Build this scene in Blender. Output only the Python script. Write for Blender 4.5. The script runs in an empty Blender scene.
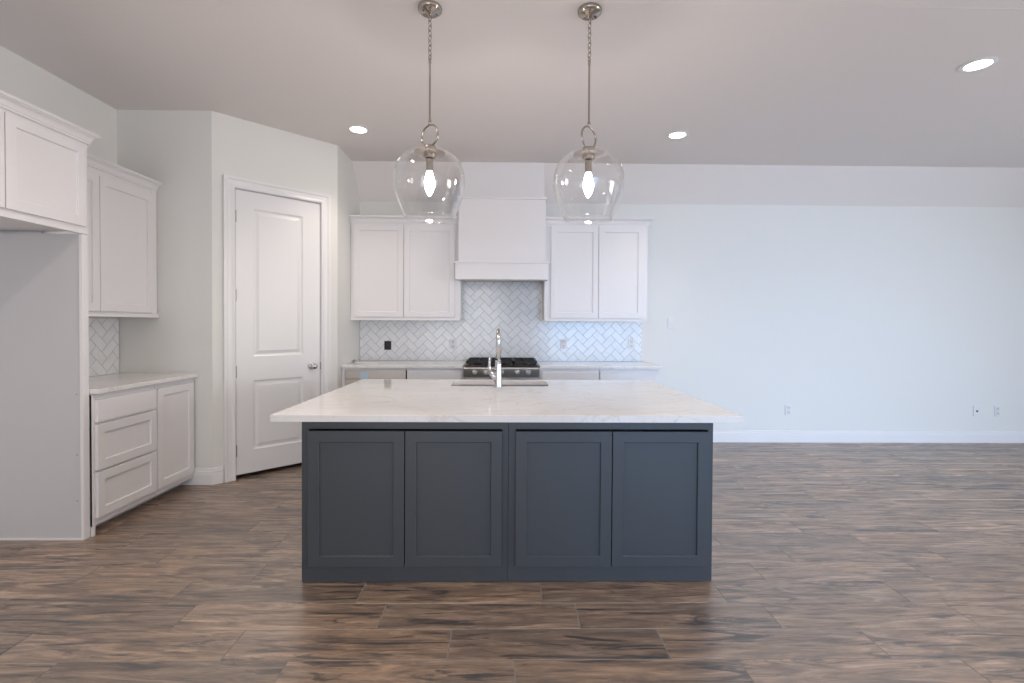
import bpy, bmesh, math, random
from mathutils import Vector, Matrix

S = bpy.context.scene
COL = S.collection
PI = math.pi

# ------------------------------------------------------------------ camera
F_PX, CAM_H = 494.806, 1.3298
YAW, PITCH, ROLL, CY = 0.0145, -0.0152, 0.0054, -9.9406
cy_, sy_ = math.cos(YAW), math.sin(YAW)
cp_, sp_ = math.cos(PITCH), math.sin(PITCH)
cr_, sr_ = math.cos(ROLL), math.sin(ROLL)
c_right = Vector((cy_, -sy_, 0))
c_fw = Vector((sy_ * cp_, cy_ * cp_, sp_))
c_up = Vector((-sy_ * sp_, -cy_ * sp_, cp_))
cam_r = cr_ * c_right + sr_ * c_up
cam_u = cr_ * c_up - sr_ * c_right
cam_d = bpy.data.cameras.new('camera')
cam = bpy.data.objects.new('camera', cam_d)
COL.objects.link(cam)
cam.matrix_world = Matrix((
    (cam_r.x, cam_u.x, -c_fw.x, 0.0),
    (cam_r.y, cam_u.y, -c_fw.y, 0.0),
    (cam_r.z, cam_u.z, -c_fw.z, CAM_H),
    (0, 0, 0, 1)))
cam_d.sensor_fit = 'HORIZONTAL'
cam_d.sensor_width = 36.0
cam_d.lens = F_PX * 36.0 / 1024.0
cam_d.shift_y = CY / 1024.0
cam_d.clip_start = 0.05
S.camera = cam

# ------------------------------------------------------------------ world, daylight, exposure
S.view_settings.view_transform = 'Standard'
S.view_settings.look = 'None'
S.view_settings.exposure = 0.0
S.view_settings.gamma = 1.0
S.view_settings.use_curve_mapping = False
world = bpy.data.worlds.new('daylight')
S.world = world
world.use_nodes = True
bg = world.node_tree.nodes['Background']
bg.inputs['Color'].default_value = (0.72, 0.85, 1.0, 1)
bg.inputs['Strength'].default_value = 1.0


def area(name, loc, rot, sx, sy, energy, col):
    d = bpy.data.lights.new(name, 'AREA')
    d.shape = 'RECTANGLE'
    d.size, d.size_y = sx, sy
    d.energy = energy
    d.color = col
    o = bpy.data.objects.new(name, d)
    COL.objects.link(o)
    o.location = loc
    o.rotation_euler = rot
    return o


# daylight through the patio doors behind the camera and the windows on the right
# (sky light slants down and is blue; added fill lights slant up to brighten the ceiling)
area('upward_fill_left', (-1.2, -3.66, 1.25), (PI / 2 + 0.45, 0, 0), 2.4, 2.2, 60, (0.95, 0.95, 1.0))  # unseen fill added to brighten the ceiling and the left side
area('upward_fill_right', (3.4, -3.66, 1.25), (PI / 2 + 0.6, 0, 0), 4.4, 2.2, 16, (1.0, 0.96, 0.93))  # unseen fill added to brighten the ceiling
sky = area('sky_light_right', (3.4, -3.67, 1.25), (PI / 2 - 0.14, 0, 0), 4.4, 2.2, 42, (0.31, 0.59, 1.0))
sky.data.spread = 0.95    # beam narrowed to keep its blue low on the back wall
area('window_fill_near', (7.66, 0.2, 1.35), (PI / 2 - 0.06, 0, PI / 2 + 0.1), 2.0, 1.9, 170, (1.0, 0.97, 0.97))  # unseen window light, warmed and raised to fill the left cabinets
area('sky_light_far', (7.66, 3.2, 1.35), (PI / 2 - 0.1, 0, PI / 2), 2.0, 1.9, 3, (0.70, 0.82, 1.0))

# ------------------------------------------------------------------ dimensions of the room
XL, YB = -3.151, 5.575            # left wall, back wall
YP, XP, XD, YD = 4.08, -2.391, -1.628, 4.835   # corner pantry
ZC, ZB, YS = 3.048, 2.69, 5.29    # ceiling, top of back wall, start of the sloped strip
XR, YF = 7.6, -3.6                # right wall, wall behind the camera
YK = 2.66                         # crease in the ceiling above the island


# ------------------------------------------------------------------ materials
def mat(name, col=(0.8, 0.8, 0.8), rough=0.5, metal=0.0, spec=0.5):
    m = bpy.data.materials.new(name)
    m.use_nodes = True
    b = m.node_tree.nodes['Principled BSDF']
    b.inputs['Base Color'].default_value = (*col, 1)
    b.inputs['Roughness'].default_value = rough
    b.inputs['Metallic'].default_value = metal
    b.inputs['Specular IOR Level'].default_value = spec
    return m


def N(m, t, **kw):
    n = m.node_tree.nodes.new(t)
    for k, v in kw.items():
        if k in n.inputs:
            n.inputs[k].default_value = v
        else:
            setattr(n, k, v)
    return n


def L(m, a, b):
    m.node_tree.links.new(a, b)


def ramp(m, stops, interp='LINEAR'):
    r = m.node_tree.nodes.new('ShaderNodeValToRGB')
    r.color_ramp.interpolation = interp
    e = r.color_ramp.elements
    while len(e) < len(stops):
        e.new(0.5)
    for i, (p, c) in enumerate(stops):
        e[i].position = p
        e[i].color = (*c, 1) if len(c) == 3 else c
    return r


def painted(name, col, rough, bump=0.0, scale=180):
    """paint with a faint roller texture"""
    m = mat(name, col, rough)
    b = m.node_tree.nodes['Principled BSDF']
    tc = N(m, 'ShaderNodeTexCoord')
    n = N(m, 'ShaderNodeTexNoise', Scale=scale, Detail=3.0)
    L(m, tc.outputs['Object'], n.inputs['Vector'])
    r = ramp(m, [(0.3, tuple(c * 0.985 for c in col)), (0.7, col)])
    L(m, n.outputs['Fac'], r.inputs['Fac'])
    L(m, r.outputs['Color'], b.inputs['Base Color'])
    if bump:
        bp = N(m, 'ShaderNodeBump', Strength=bump, Distance=0.002)
        L(m, n.outputs['Fac'], bp.inputs['Height'])
        L(m, bp.outputs['Normal'], b.inputs['Normal'])
    return m


M = {}
M['wall'] = painted('wall_paint', (0.80, 0.80, 0.775), 0.6, 0.12, 140)
M['ceiling'] = painted('ceiling_paint', (0.80, 0.765, 0.755), 0.8, 0.2, 90)
M['trim'] = painted('trim_paint', (0.84, 0.84, 0.85), 0.35)
M['white_cab'] = painted('white_cabinet_paint', (0.82, 0.805, 0.815), 0.38)
M['gray_cab'] = painted('charcoal_cabinet_paint', (0.050, 0.057, 0.067), 0.42)
M['dark'] = painted('dark_recess', (0.01, 0.01, 0.011), 0.7)
M['alcove'] = painted('shaded_panel', (0.60, 0.59, 0.61), 0.6)  # panel colour greyed to carry the shade of the alcove
M['nickel'] = mat('polished_nickel', (0.43, 0.385, 0.345), 0.22, 1.0)
M['chrome'] = mat('chrome', (0.60, 0.61, 0.62), 0.24, 1.0)
M['hinge'] = mat('satin_hinge', (0.34, 0.33, 0.33), 0.4, 1.0)
M['black_iron'] = painted('cast_iron', (0.018, 0.018, 0.018), 0.55)
M['black_plastic'] = painted('black_plastic', (0.010, 0.010, 0.011), 0.65)
M['enamel'] = mat('black_enamel', (0.02, 0.02, 0.02), 0.18)
M['plate'] = painted('white_plastic_plate', (0.80, 0.80, 0.80), 0.35)
M['plate_dim'] = painted('gray_plastic_socket', (0.69, 0.70, 0.72), 0.4)
M['paper'] = painted('white_paper', (0.82, 0.81, 0.79), 0.7)
M['blue_band'] = painted('pale_blue_band', (0.50, 0.62, 0.76), 0.3)  # pale blue for a strip on the dishwasher front
M['grout'] = painted('tile_grout', (0.40, 0.41, 0.43), 0.9)
M['floor_grout'] = painted('floor_grout', (0.30, 0.28, 0.26), 0.9)


def steel(name, col, rough, axis):
    m = mat(name, col, rough, 1.0)
    b = m.node_tree.nodes['Principled BSDF']
    tc = N(m, 'ShaderNodeTexCoord')
    mp = N(m, 'ShaderNodeMapping')
    mp.inputs['Scale'].default_value = axis
    n = N(m, 'ShaderNodeTexNoise', Scale=60.0, Detail=4.0)
    L(m, tc.outputs['Object'], mp.inputs['Vector'])
    L(m, mp.outputs['Vector'], n.inputs['Vector'])
    r = ramp(m, [(0.3, (rough * 0.8,) * 3), (0.7, (rough * 1.2,) * 3)])
    L(m, n.outputs['Fac'], r.inputs['Fac'])
    L(m, r.outputs['Color'], b.inputs['Roughness'])
    return m


M['steel'] = steel('brushed_steel', (0.52, 0.475, 0.43), 0.36, (0.05, 4, 8))
M['sink_steel'] = steel('sink_steel', (0.60, 0.55, 0.49), 0.32, (0.05, 4, 4))


def quartz():
    m = mat('veined_quartz', (0.8, 0.79, 0.78), 0.07)
    b = m.node_tree.nodes['Principled BSDF']
    tc = N(m, 'ShaderNodeTexCoord')
    mp = N(m, 'ShaderNodeMapping')
    mp.inputs['Scale'].default_value = (0.8, 1.7, 1.0)
    mp.inputs['Rotation'].default_value = (0, 0, 0.45)
    L(m, tc.outputs['Object'], mp.inputs['Vector'])
    n1 = N(m, 'ShaderNodeTexNoise', Scale=1.5, Detail=7.0, Roughness=0.6, Distortion=1.4)
    n2 = N(m, 'ShaderNodeTexNoise', Scale=3.6, Detail=8.0, Roughness=0.62, Distortion=2.2)
    n3 = N(m, 'ShaderNodeTexNoise', Scale=1.1, Detail=3.0)
    for n in (n1, n2, n3):
        L(m, mp.outputs['Vector'], n.inputs['Vector'])
    base = (0.84, 0.825, 0.815)
    v1 = ramp(m, [(0.485, (1, 1, 1)), (0.5, (0.88, 0.845, 0.82)), (0.515, (1, 1, 1))])
    v2 = ramp(m, [(0.49, (1, 1, 1)), (0.5, (0.94, 0.92, 0.905)), (0.51, (1, 1, 1))])
    v3 = ramp(m, [(0.35, base), (0.7, (0.79, 0.775, 0.77))])
    L(m, n1.outputs['Fac'], v1.inputs['Fac'])
    L(m, n2.outputs['Fac'], v2.inputs['Fac'])
    L(m, n3.outputs['Fac'], v3.inputs['Fac'])
    a = N(m, 'ShaderNodeMix', data_type='RGBA', blend_type='MULTIPLY')
    a.inputs[0].default_value = 1.0
    L(m, v3.outputs['Color'], a.inputs[6])
    L(m, v1.outputs['Color'], a.inputs[7])
    c = N(m, 'ShaderNodeMix', data_type='RGBA', blend_type='MULTIPLY')
    c.inputs[0].default_value = 1.0
    L(m, a.outputs[2], c.inputs[6])
    L(m, v2.outputs['Color'], c.inputs[7])
    L(m, c.outputs[2], b.inputs['Base Color'])
    return m


M['quartz'] = quartz()


def tile_mat():
    m = mat('glazed_marble_tile', (0.8, 0.8, 0.8), 0.16)
    b = m.node_tree.nodes['Principled BSDF']
    g = N(m, 'ShaderNodeNewGeometry')
    tc = N(m, 'ShaderNodeTexCoord')
    va = N(m, 'ShaderNodeVectorMath', operation='MULTIPLY_ADD')
    L(m, g.outputs['Random Per Island'], va.inputs[0])
    va.inputs[1].default_value = (31, 47, 59)
    L(m, tc.outputs['Object'], va.inputs[2])
    n = N(m, 'ShaderNodeTexNoise', Scale=7.0, Detail=6.0, Roughness=0.6, Distortion=1.0)
    L(m, va.outputs['Vector'], n.inputs['Vector'])
    r = ramp(m, [(0.30, (0.75, 0.76, 0.775)), (0.5, (0.81, 0.815, 0.82)), (0.75, (0.84, 0.84, 0.84))])
    L(m, n.outputs['Fac'], r.inputs['Fac'])
    rr = ramp(m, [(0.0, (0.955, 0.955, 0.96)), (1.0, (1, 1, 1))])
    L(m, g.outputs['Random Per Island'], rr.inputs['Fac'])
    a = N(m, 'ShaderNodeMix', data_type='RGBA', blend_type='MULTIPLY')
    a.inputs[0].default_value = 1.0
    L(m, r.outputs['Color'], a.inputs[6])
    L(m, rr.outputs['Color'], a.inputs[7])
    L(m, a.outputs[2], b.inputs['Base Color'])
    return m


M['tile'] = tile_mat()


def wood_tile():
    m = mat('wood_look_tile', (0.2, 0.15, 0.12), 0.32, spec=1.0)
    m.node_tree.nodes['Principled BSDF'].inputs['IOR'].default_value = 2.0
    b = m.node_tree.nodes['Principled BSDF']
    g = N(m, 'ShaderNodeNewGeometry')
    tc = N(m, 'ShaderNodeTexCoord')
    va = N(m, 'ShaderNodeVectorMath', operation='MULTIPLY_ADD')
    L(m, g.outputs['Random Per Island'], va.inputs[0])
    va.inputs[1].default_value = (37.0, 91.0, 13.0)
    L(m, tc.outputs['Object'], va.inputs[2])

    def noise(sx, sy, scale, detail, rough, dist):
        mp = N(m, 'ShaderNodeMapping')
        mp.inputs['Scale'].default_value = (sx, sy, 1)
        L(m, va.outputs['Vector'], mp.inputs['Vector'])
        n = N(m, 'ShaderNodeTexNoise', Scale=scale, Detail=detail, Roughness=rough, Distortion=dist)
        L(m, mp.outputs['Vector'], n.inputs['Vector'])
        return n.outputs['Fac']
    grain = noise(1.0, 7.0, 2.4, 10.0, 0.66, 1.3)
    fine = noise(1.0, 9.0, 10.0, 6.0, 0.75, 0.4)
    streak = noise(1.0, 8.0, 1.9, 7.0, 0.66, 1.6)
    patch = noise(1.0, 2.5, 1.6, 3.0, 0.5, 0.4)
    cbase = ramp(m, [(0.27, (0.065, 0.041, 0.027)), (0.42, (0.175, 0.114, 0.074)),
                     (0.56, (0.34, 0.235, 0.16)), (0.72, (0.60, 0.44, 0.32))])
    L(m, grain, cbase.inputs['Fac'])
    sk = ramp(m, [(0.35, (0.08, 0.08, 0.09)), (0.40, (0.28, 0.28, 0.30)), (0.46, (1, 1, 1))])
    L(m, streak, sk.inputs['Fac'])
    fr = ramp(m, [(0.36, (0.68, 0.67, 0.67)), (0.60, (1.16, 1.16, 1.16))])
    L(m, fine, fr.inputs['Fac'])
    pt = ramp(m, [(0.3, (0.80, 0.83, 0.88)), (0.7, (1.12, 1.06, 1.0))])
    L(m, patch, pt.inputs['Fac'])
    tr = ramp(m, [(0.0, (0.76, 0.76, 0.76)), (1.0, (1.18, 1.16, 1.14))])
    L(m, g.outputs['Random Per Island'], tr.inputs['Fac'])
    cur = cbase.outputs['Color']
    for q in (sk, fr, pt, tr):
        a = N(m, 'ShaderNodeMix', data_type='RGBA', blend_type='MULTIPLY')
        a.inputs[0].default_value = 1.0
        L(m, cur, a.inputs[6])
        L(m, q.outputs['Color'], a.inputs[7])
        cur = a.outputs[2]
    L(m, cur, b.inputs['Base Color'])
    rg = ramp(m, [(0.3, (0.46,) * 3), (0.7, (0.30,) * 3)])
    L(m, grain, rg.inputs['Fac'])
    L(m, rg.outputs['Color'], b.inputs['Roughness'])
    bp = N(m, 'ShaderNodeBump', Strength=0.16, Distance=0.003)
    L(m, grain, bp.inputs['Height'])
    L(m, bp.outputs['Normal'], b.inputs['Normal'])
    return m


M['wood'] = wood_tile()


def emit(name, col, strength):
    m = bpy.data.materials.new(name)
    m.use_nodes = True
    nt = m.node_tree
    nt.nodes.remove(nt.nodes['Principled BSDF'])
    e = nt.nodes.new('ShaderNodeEmission')
    e.inputs['Color'].default_value = (*col, 1)
    e.inputs['Strength'].default_value = strength
    nt.links.new(e.outputs[0], nt.nodes['Material Output'].inputs['Surface'])
    return m


M['bulb'] = emit('lit_bulb', (1.0, 0.87, 0.77), 175.0)
M['lens'] = emit('lit_lens', (1.0, 0.93, 0.84), 12.0)


def glass():
    m = bpy.data.materials.new('clear_blown_glass')
    m.use_nodes = True
    nt = m.node_tree
    nt.nodes.remove(nt.nodes['Principled BSDF'])
    t = nt.nodes.new('ShaderNodeBsdfTransparent')
    t.inputs['Color'].default_value = (0.985, 0.985, 0.985, 1)
    g = nt.nodes.new('ShaderNodeBsdfGlossy')
    g.inputs['Roughness'].default_value = 0.01
    g.inputs['Color'].default_value = (1, 1, 1, 1)
    lw = nt.nodes.new('ShaderNodeLayerWeight')
    lw.inputs['Blend'].default_value = 0.5
    pw = nt.nodes.new('ShaderNodeMath')
    pw.operation = 'POWER'
    pw.inputs[1].default_value = 3.2
    nt.links.new(lw.outputs['Facing'], pw.inputs[0])
    f = nt.nodes.new('ShaderNodeMath')
    f.operation = 'MULTIPLY_ADD'
    f.inputs[1].default_value = 0.9
    f.inputs[2].default_value = 0.03
    nt.links.new(pw.outputs[0], f.inputs[0])
    mx = nt.nodes.new('ShaderNodeMixShader')
    nt.links.new(f.outputs[0], mx.inputs[0])
    nt.links.new(t.outputs[0], mx.inputs[1])
    nt.links.new(g.outputs[0], mx.inputs[2])
    nt.links.new(mx.outputs[0], nt.nodes['Material Output'].inputs['Surface'])
    return m


M['glass'] = glass()


# ------------------------------------------------------------------ mesh helpers
class MB:
    def __init__(self):
        self.bm = bmesh.new()

    def box(self, x0, x1, y0, y1, z0, z1):
        v = [self.bm.verts.new((x, y, z)) for x in (x0, x1) for y in (y0, y1) for z in (z0, z1)]
        for f in ((0, 1, 3, 2), (4, 6, 7, 5), (0, 4, 5, 1), (2, 3, 7, 6), (0, 2, 6, 4), (1, 5, 7, 3)):
            self.bm.faces.new([v[i] for i in f])
        return self

    def prism(self, pts, z0, z1):
        """vertical prism over a plan polygon"""
        a = [self.bm.verts.new((x, y, z0)) for x, y in pts]
        b = [self.bm.verts.new((x, y, z1)) for x, y in pts]
        n = len(pts)
        self.bm.faces.new(a[::-1])
        self.bm.faces.new(b)
        for i in range(n):
            j = (i + 1) % n
            self.bm.faces.new((a[i], a[j], b[j], b[i]))
        return self

    def extrude_x(self, pts, x0, x1):
        """profile (y, z) run along x"""
        a = [self.bm.verts.new((x0, y, z)) for y, z in pts]
        b = [self.bm.verts.new((x1, y, z)) for y, z in pts]
        n = len(pts)
        self.bm.faces.new(a)
        self.bm.faces.new(b[::-1])
        for i in range(n):
            j = (i + 1) % n
            self.bm.faces.new((a[i], b[i], b[j], a[j]))
        return self

    def lathe(self, prof, seg=32, c=(0, 0, 0), closed=False, axis='Z'):
        rings = []
        for r, h in prof:
            ring = []
            for k in range(seg):
                a = 2 * PI * k / seg
                p = {'Z': (r * math.cos(a), r * math.sin(a), h),
                     'Y': (r * math.cos(a), h, r * math.sin(a))}[axis]
                ring.append(self.bm.verts.new((c[0] + p[0], c[1] + p[1], c[2] + p[2])))
            rings.append(ring)
        n = len(rings)
        for i in range(n if closed else n - 1):
            a, b = rings[i], rings[(i + 1) % n]
            for k in range(seg):
                j = (k + 1) % seg
                self.bm.faces.new((a[k], a[j], b[j], b[k]))
        if not closed:
            self.bm.faces.new(rings[0])
            self.bm.faces.new(rings[-1][::-1])
        return self

    def tube(self, pts, rad, seg=12, loop=False):
        P = [Vector(p) for p in pts]
        n = len(P)
        rads = rad if isinstance(rad, (list, tuple)) else [rad] * n
        rings = []
        up = None
        for i, p in enumerate(P):
            if loop:
                d = (P[(i + 1) % n] - P[i - 1]).normalized()
            else:
                d = (P[min(i + 1, n - 1)] - P[max(i - 1, 0)]).normalized()
            if up is None:
                up = d.orthogonal().normalized()
            up = (up - d * up.dot(d)).normalized()
            s = d.cross(up)
            rings.append([self.bm.verts.new(p + rads[i] * (math.cos(2 * PI * k / seg) * up + math.sin(2 * PI * k / seg) * s))
                          for k in range(seg)])
        for i in range(n if loop else n - 1):
            a, b = rings[i], rings[(i + 1) % n]
            off = 0
            if loop and i == n - 1:
                off = min(range(seg), key=lambda o: (a[0].co - b[o].co).length)
            for k in range(seg):
                j = (k + 1) % seg
                self.bm.faces.new((a[k], a[j], b[(j + off) % seg], b[(k + off) % seg]))
        if not loop:
            self.bm.faces.new(rings[0][::-1])
            self.bm.faces.new(rings[-1])
        return self

    def panel_front(self, x0, x1, z0, z1, y, t, steps):
        """slab whose front (towards -y, at y) carries rings: steps = [(inset, depth), ...]"""
        def loop(ins, yy):
            return [self.bm.verts.new(p) for p in ((x0 + ins, yy, z0 + ins), (x1 - ins, yy, z0 + ins),
                                                   (x1 - ins, yy, z1 - ins), (x0 + ins, yy, z1 - ins))]
        loops = [loop(0, y + t), loop(0, y)] + [loop(i, y + d) for i, d in steps]
        self.bm.faces.new(loops[0][::-1])
        for a, b in zip(loops, loops[1:]):
            for k in range(4):
                j = (k + 1) % 4
                self.bm.faces.new((a[k], a[j], b[j], b[k]))
        self.bm.faces.new(loops[-1])
        return self

    def crown(self, w, d, prof, left=False, right=False):
        """moulding around the front of a cabinet (front at y=-d); prof = [(outward, z), ...] closed"""
        rows = []
        for o, z in prof:
            path = []
            if left:
                path += [(-o, 0), (-o, -d - o)]
            else:
                path += [(0, -d - o)]
            if right:
                path += [(w + o, -d - o), (w + o, 0)]
            else:
                path += [(w, -d - o)]
            rows.append([self.bm.verts.new((x, y, z)) for x, y in path])
        n = len(rows)
        for i in range(n):
            a, b = rows[i], rows[(i + 1) % n]
            for k in range(len(a) - 1):
                self.bm.faces.new((a[k], a[k + 1], b[k + 1], b[k]))
        self.bm.faces.new([r[0] for r in rows])
        self.bm.faces.new([r[-1] for r in rows][::-1])
        return self

    def build(self, name, m, parent=None, bevel=0.0, smooth=False, fix=True):
        if fix:
            bmesh.ops.recalc_face_normals(self.bm, faces=self.bm.faces[:])
        me = bpy.data.meshes.new(name)
        self.bm.to_mesh(me)
        self.bm.free()
        o = bpy.data.objects.new(name, me)
        for q in (m if isinstance(m, (list, tuple)) else [m]):
            me.materials.append(q)
        if smooth:
            for p in me.polygons:
                p.use_smooth = True
        if bevel:
            b = o.modifiers.new('edge', 'BEVEL')
            b.width = bevel
            b.segments = 2
            b.limit_method = 'ANGLE'
        if parent:
            o.parent = parent
        COL.objects.link(o)
        return o


def tag(o, label, cat, group=None):
    o['label'] = label
    o['category'] = cat
    if group:
        o['group'] = group
    return o


def thing(name, label, cat, loc=(0, 0, 0), rz=0.0, group=None):
    o = bpy.data.objects.new(name, None)
    COL.objects.link(o)
    o.location = loc
    o.rotation_euler = (0, 0, rz)
    o.empty_display_size = 0.1
    return tag(o, label, cat, group)


def struct(o):
    o['kind'] = 'structure'
    return o


SHAKER = [(0.055, 0.0), (0.0575, 0.003), (0.058, 0.011)]


def door(parent, x0, x1, z0, z1, y, m, t=0.019, steps=SHAKER, name='door'):
    return MB().panel_front(x0, x1, z0, z1, y, t, steps).build(name, m, parent, bevel=0.0012)


# ================================================================== the room
# floor: wood-look planks, each an island of the one floor mesh, over grout
TL_, TW_, TX0, TY0 = 0.8902, 0.1988, -1.1127, 1.9385
row_off = {-1: 0.30, 0: 0.0, 1: 0.63, 2: 0.46, 3: 0.79, 4: 0.095, 5: 0.73}
rng = random.Random(7)
fl = MB()
G = 0.0022
j = -29
while TY0 + j * TW_ < YB + 0.05:
    y0 = max(TY0 + j * TW_, YF - 0.08)
    y1 = min(TY0 + (j + 1) * TW_, YB + 0.08)
    off = row_off.get(j, None)
    if off is None:
        off = (row_off.get(j - 1, 0.3) + rng.choice([0.33, 0.5, 0.66]) + rng.uniform(-0.05, 0.05)) % 1
        row_off[j] = off
    if y1 - y0 > 0.02:
        i = -4
        while TX0 + (i + off) * TL_ < XR + 0.05:
            x0 = max(TX0 + (i + off) * TL_, XL - 0.08)
            x1 = min(TX0 + (i + 1 + off) * TL_, XR + 0.08)
            if x1 - x0 > 0.02:
                a, b, c, d = x0 + G, x1 - G, y0 + G, y1 - G
                e = 0.0005
                top = [fl.bm.verts.new(p) for p in ((a + e, c + e, 0), (b - e, c + e, 0), (b - e, d - e, 0), (a + e, d - e, 0))]
                bot = [fl.bm.verts.new(p) for p in ((a, c, -0.002), (b, c, -0.002), (b, d, -0.002), (a, d, -0.002))]
                fl.bm.faces.new(top)
                for k in range(4):
                    q = (k + 1) % 4
                    fl.bm.faces.new((bot[k], bot[q], top[q], top[k]))
            i += 1
    j += 1
nt_ = len(fl.bm.faces)
fl.box(XL - 0.1, XR + 0.1, YF - 0.1, YB + 0.1, -0.06, -0.0014)
fl.bm.faces.ensure_lookup_table()
for f in fl.bm.faces[nt_:]:
    f.material_index = 1
struct(fl.build('floor', [M['wood'], M['floor_grout']], fix=False))

# ceiling: flat part, sloped strip down to the back wall, and the part in front of the crease
ce = MB()
ce.extrude_x([(YK, ZC), (YS, ZC), (YB + 0.1, ZB - (0.1) * (ZC - ZB) / (YB - YS)), (YB + 0.1, ZC + 0.2), (YK, ZC + 0.2)], XL - 0.1, XR + 0.1)
struct(ce.build('ceiling', M['ceiling']))
cf = MB().extrude_x([(YF - 0.1, ZC + 0.16), (YK, ZC + 0.001), (YK, ZC + 0.2), (YF - 0.1, ZC + 0.4)], XL - 0.1, XR + 0.1)
struct(cf.build('ceiling_front', M['ceiling']))

struct(MB().box(XL - 0.1, XL, YF - 0.1, YB + 0.1, 0, ZC + 0.19).build('wall_left', M['wall']))
struct(MB().box(XL, XR, YB, YB + 0.1, 0, ZB + 0.02).build('wall_back', M['wall']))
# pantry walls
struct(MB().box(XL, XP - 0.045, YP, YP + 0.1, 0, ZC).build('wall_pantry_front', M['wall']))
dx, dy = XD - XP, YD - YP
DL = math.hypot(dx, dy)
ux, uy = dx / DL, dy / DL          # along the diagonal wall
nx, ny = uy, -ux                   # towards the room


def dg(t, o):                      # point on the diagonal wall: t along it, o out into the room
    return (XP + ux * t + nx * o, YP + uy * t + ny * o)


DT0, DT1, DZ = 0.150, 0.928, 2.475  # rough opening
dw = MB()
dw.prism([(XP, YP), dg(DT0, 0), dg(DT0, -0.1), (XP - 0.045, YP + 0.1), (XP - 0.045, YP)], 0, ZC)
dw.prism([dg(DT1, 0), (XD, YD), (XD - 0.0, YD + 0.03), dg(DL - 0.04, -0.1), dg(DT1, -0.1)], 0, ZC)
dw.prism([dg(DT0, 0), dg(DT1, 0), dg(DT1, -0.1), dg(DT0, -0.1)], DZ, ZC)
struct(dw.build('wall_pantry_diagonal', M['wall']))
ws = MB()
zb = ZB
pts = [(YD + 0.03, 0), (YB, 0), (YB, ZB), (YS, ZC), (YD + 0.03, ZC)]
ws.extrude_x(pts, XD - 0.1, XD)
struct(ws.build('wall_pantry_side', M['wall']))
# walls out of the picture, with the openings the daylight comes through
wf = MB()
wf.box(XL, -2.45, YF - 0.1, YF, 0, ZC + 0.3).box(0.05, 1.15, YF - 0.1, YF, 0, ZC + 0.3).box(5.65, XR, YF - 0.1, YF, 0, ZC + 0.3)
wf.box(-2.45, 0.05, YF - 0.1, YF, 2.4, ZC + 0.3).box(1.15, 5.65, YF - 0.1, YF, 2.4, ZC + 0.3)
wf.box(-2.45, 0.05, YF - 0.1, YF, 0, 0.1).box(1.15, 5.65, YF - 0.1, YF, 0, 0.1)
struct(wf.build('wall_front', M['wall']))
wr = MB()
wr.box(XR, XR + 0.1, YF, -0.85, 0, ZC + 0.3).box(XR, XR + 0.1, 1.25, 2.15, 0, ZC + 0.3).box(XR, XR + 0.1, 4.25, YB, 0, ZC + 0.3)
for a, b in ((-0.85, 1.25), (2.15, 4.25)):
    wr.box(XR, XR + 0.1, a, b, 0, 0.38).box(XR, XR + 0.1, a, b, 2.32, ZC + 0.3)
struct(wr.build('wall_right', M['wall']))


def sash(name, axis, a, b, z0, z1, at, n):
    m = MB()
    t, d = 0.05, 0.05
    bars = [(a, a + t, z0, z1), (b - t, b, z0, z1), (a, b, z0, z0 + t), (a, b, z1 - t, z1)]
    for k in range(1, n):
        c = a + (b - a) * k / n
        bars.append((c - t / 2, c + t / 2, z0 + t, z1 - t))
    for p, q, r, s in bars:
        if axis == 'x':
            m.box(p, q, at, at + d, r, s)
        else:
            m.box(at, at + d, p, q, r, s)
    return struct(m.build(name, M['trim']))


sash('window_1', 'x', -2.45, 0.05, 0.1, 2.4, YF - 0.05, 2)
sash('window_2', 'x', 1.15, 5.65, 0.1, 2.4, YF - 0.05, 3)
sash('window_3', 'y', -0.85, 1.25, 0.38, 2.32, XR, 2)
sash('window_4', 'y', 2.15, 4.25, 0.38, 2.32, XR, 2)

# baseboards: profile (outward, z)
BP = [(0, 0), (0.016, 0), (0.016, 0.085), (0.013, 0.092), (0.013, 0.108), (0.008, 0.116), (0.008, 0.128), (0.0, 0.136)]
bb = MB().extrude_x([(YB - o, z) for o, z in BP], 1.60, XR)
struct(bb.build('baseboard_back', M['trim']))


def base_run(P, name):
    """baseboard along a plan polyline, room on the right-hand side of travel"""
    m = MB()
    n = len(P)
    cols = []
    for i in range(n):
        if i == 0:
            d = (Vector(P[1]) - Vector(P[0])).normalized()
            nn = Vector((d.y, -d.x))
        elif i == n - 1:
            d = (Vector(P[-1]) - Vector(P[-2])).normalized()
            nn = Vector((d.y, -d.x))
        else:
            d1 = (Vector(P[i]) - Vector(P[i - 1])).normalized()
            d2 = (Vector(P[i + 1]) - Vector(P[i])).normalized()
            n1, n2 = Vector((d1.y, -d1.x)), Vector((d2.y, -d2.x))
            nn = (n1 + n2)
            nn = nn / nn.dot(n1)
        cols.append([m.bm.verts.new((P[i][0] + nn.x * o, P[i][1] + nn.y * o, z)) for o, z in BP])
    for a, b in zip(cols, cols[1:]):
        for k in range(len(BP)):
            q = (k + 1) % len(BP)
            m.bm.faces.new((a[k], b[k], b[q], a[q]))
    m.bm.faces.new(cols[0])
    m.bm.faces.new(cols[-1][::-1])
    return struct(m.build(name, M['trim']))


base_run([(XL + 0.40, YP), (XP, YP), dg(0.074, 0)], 'baseboard_pantry')
base_run([(XL, -3.4), (XL, 2.0)][::-1], 'baseboard_left')

# pantry door, its casing and its hardware (local x along the wall, -y towards the room)
DROT = math.atan2(uy, ux)


def sub_empty(name, loc, rz):
    o = bpy.data.objects.new(name, None)
    COL.objects.link(o)
    o.location = loc
    o.rotation_euler = (0, 0, rz)
    return o


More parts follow.
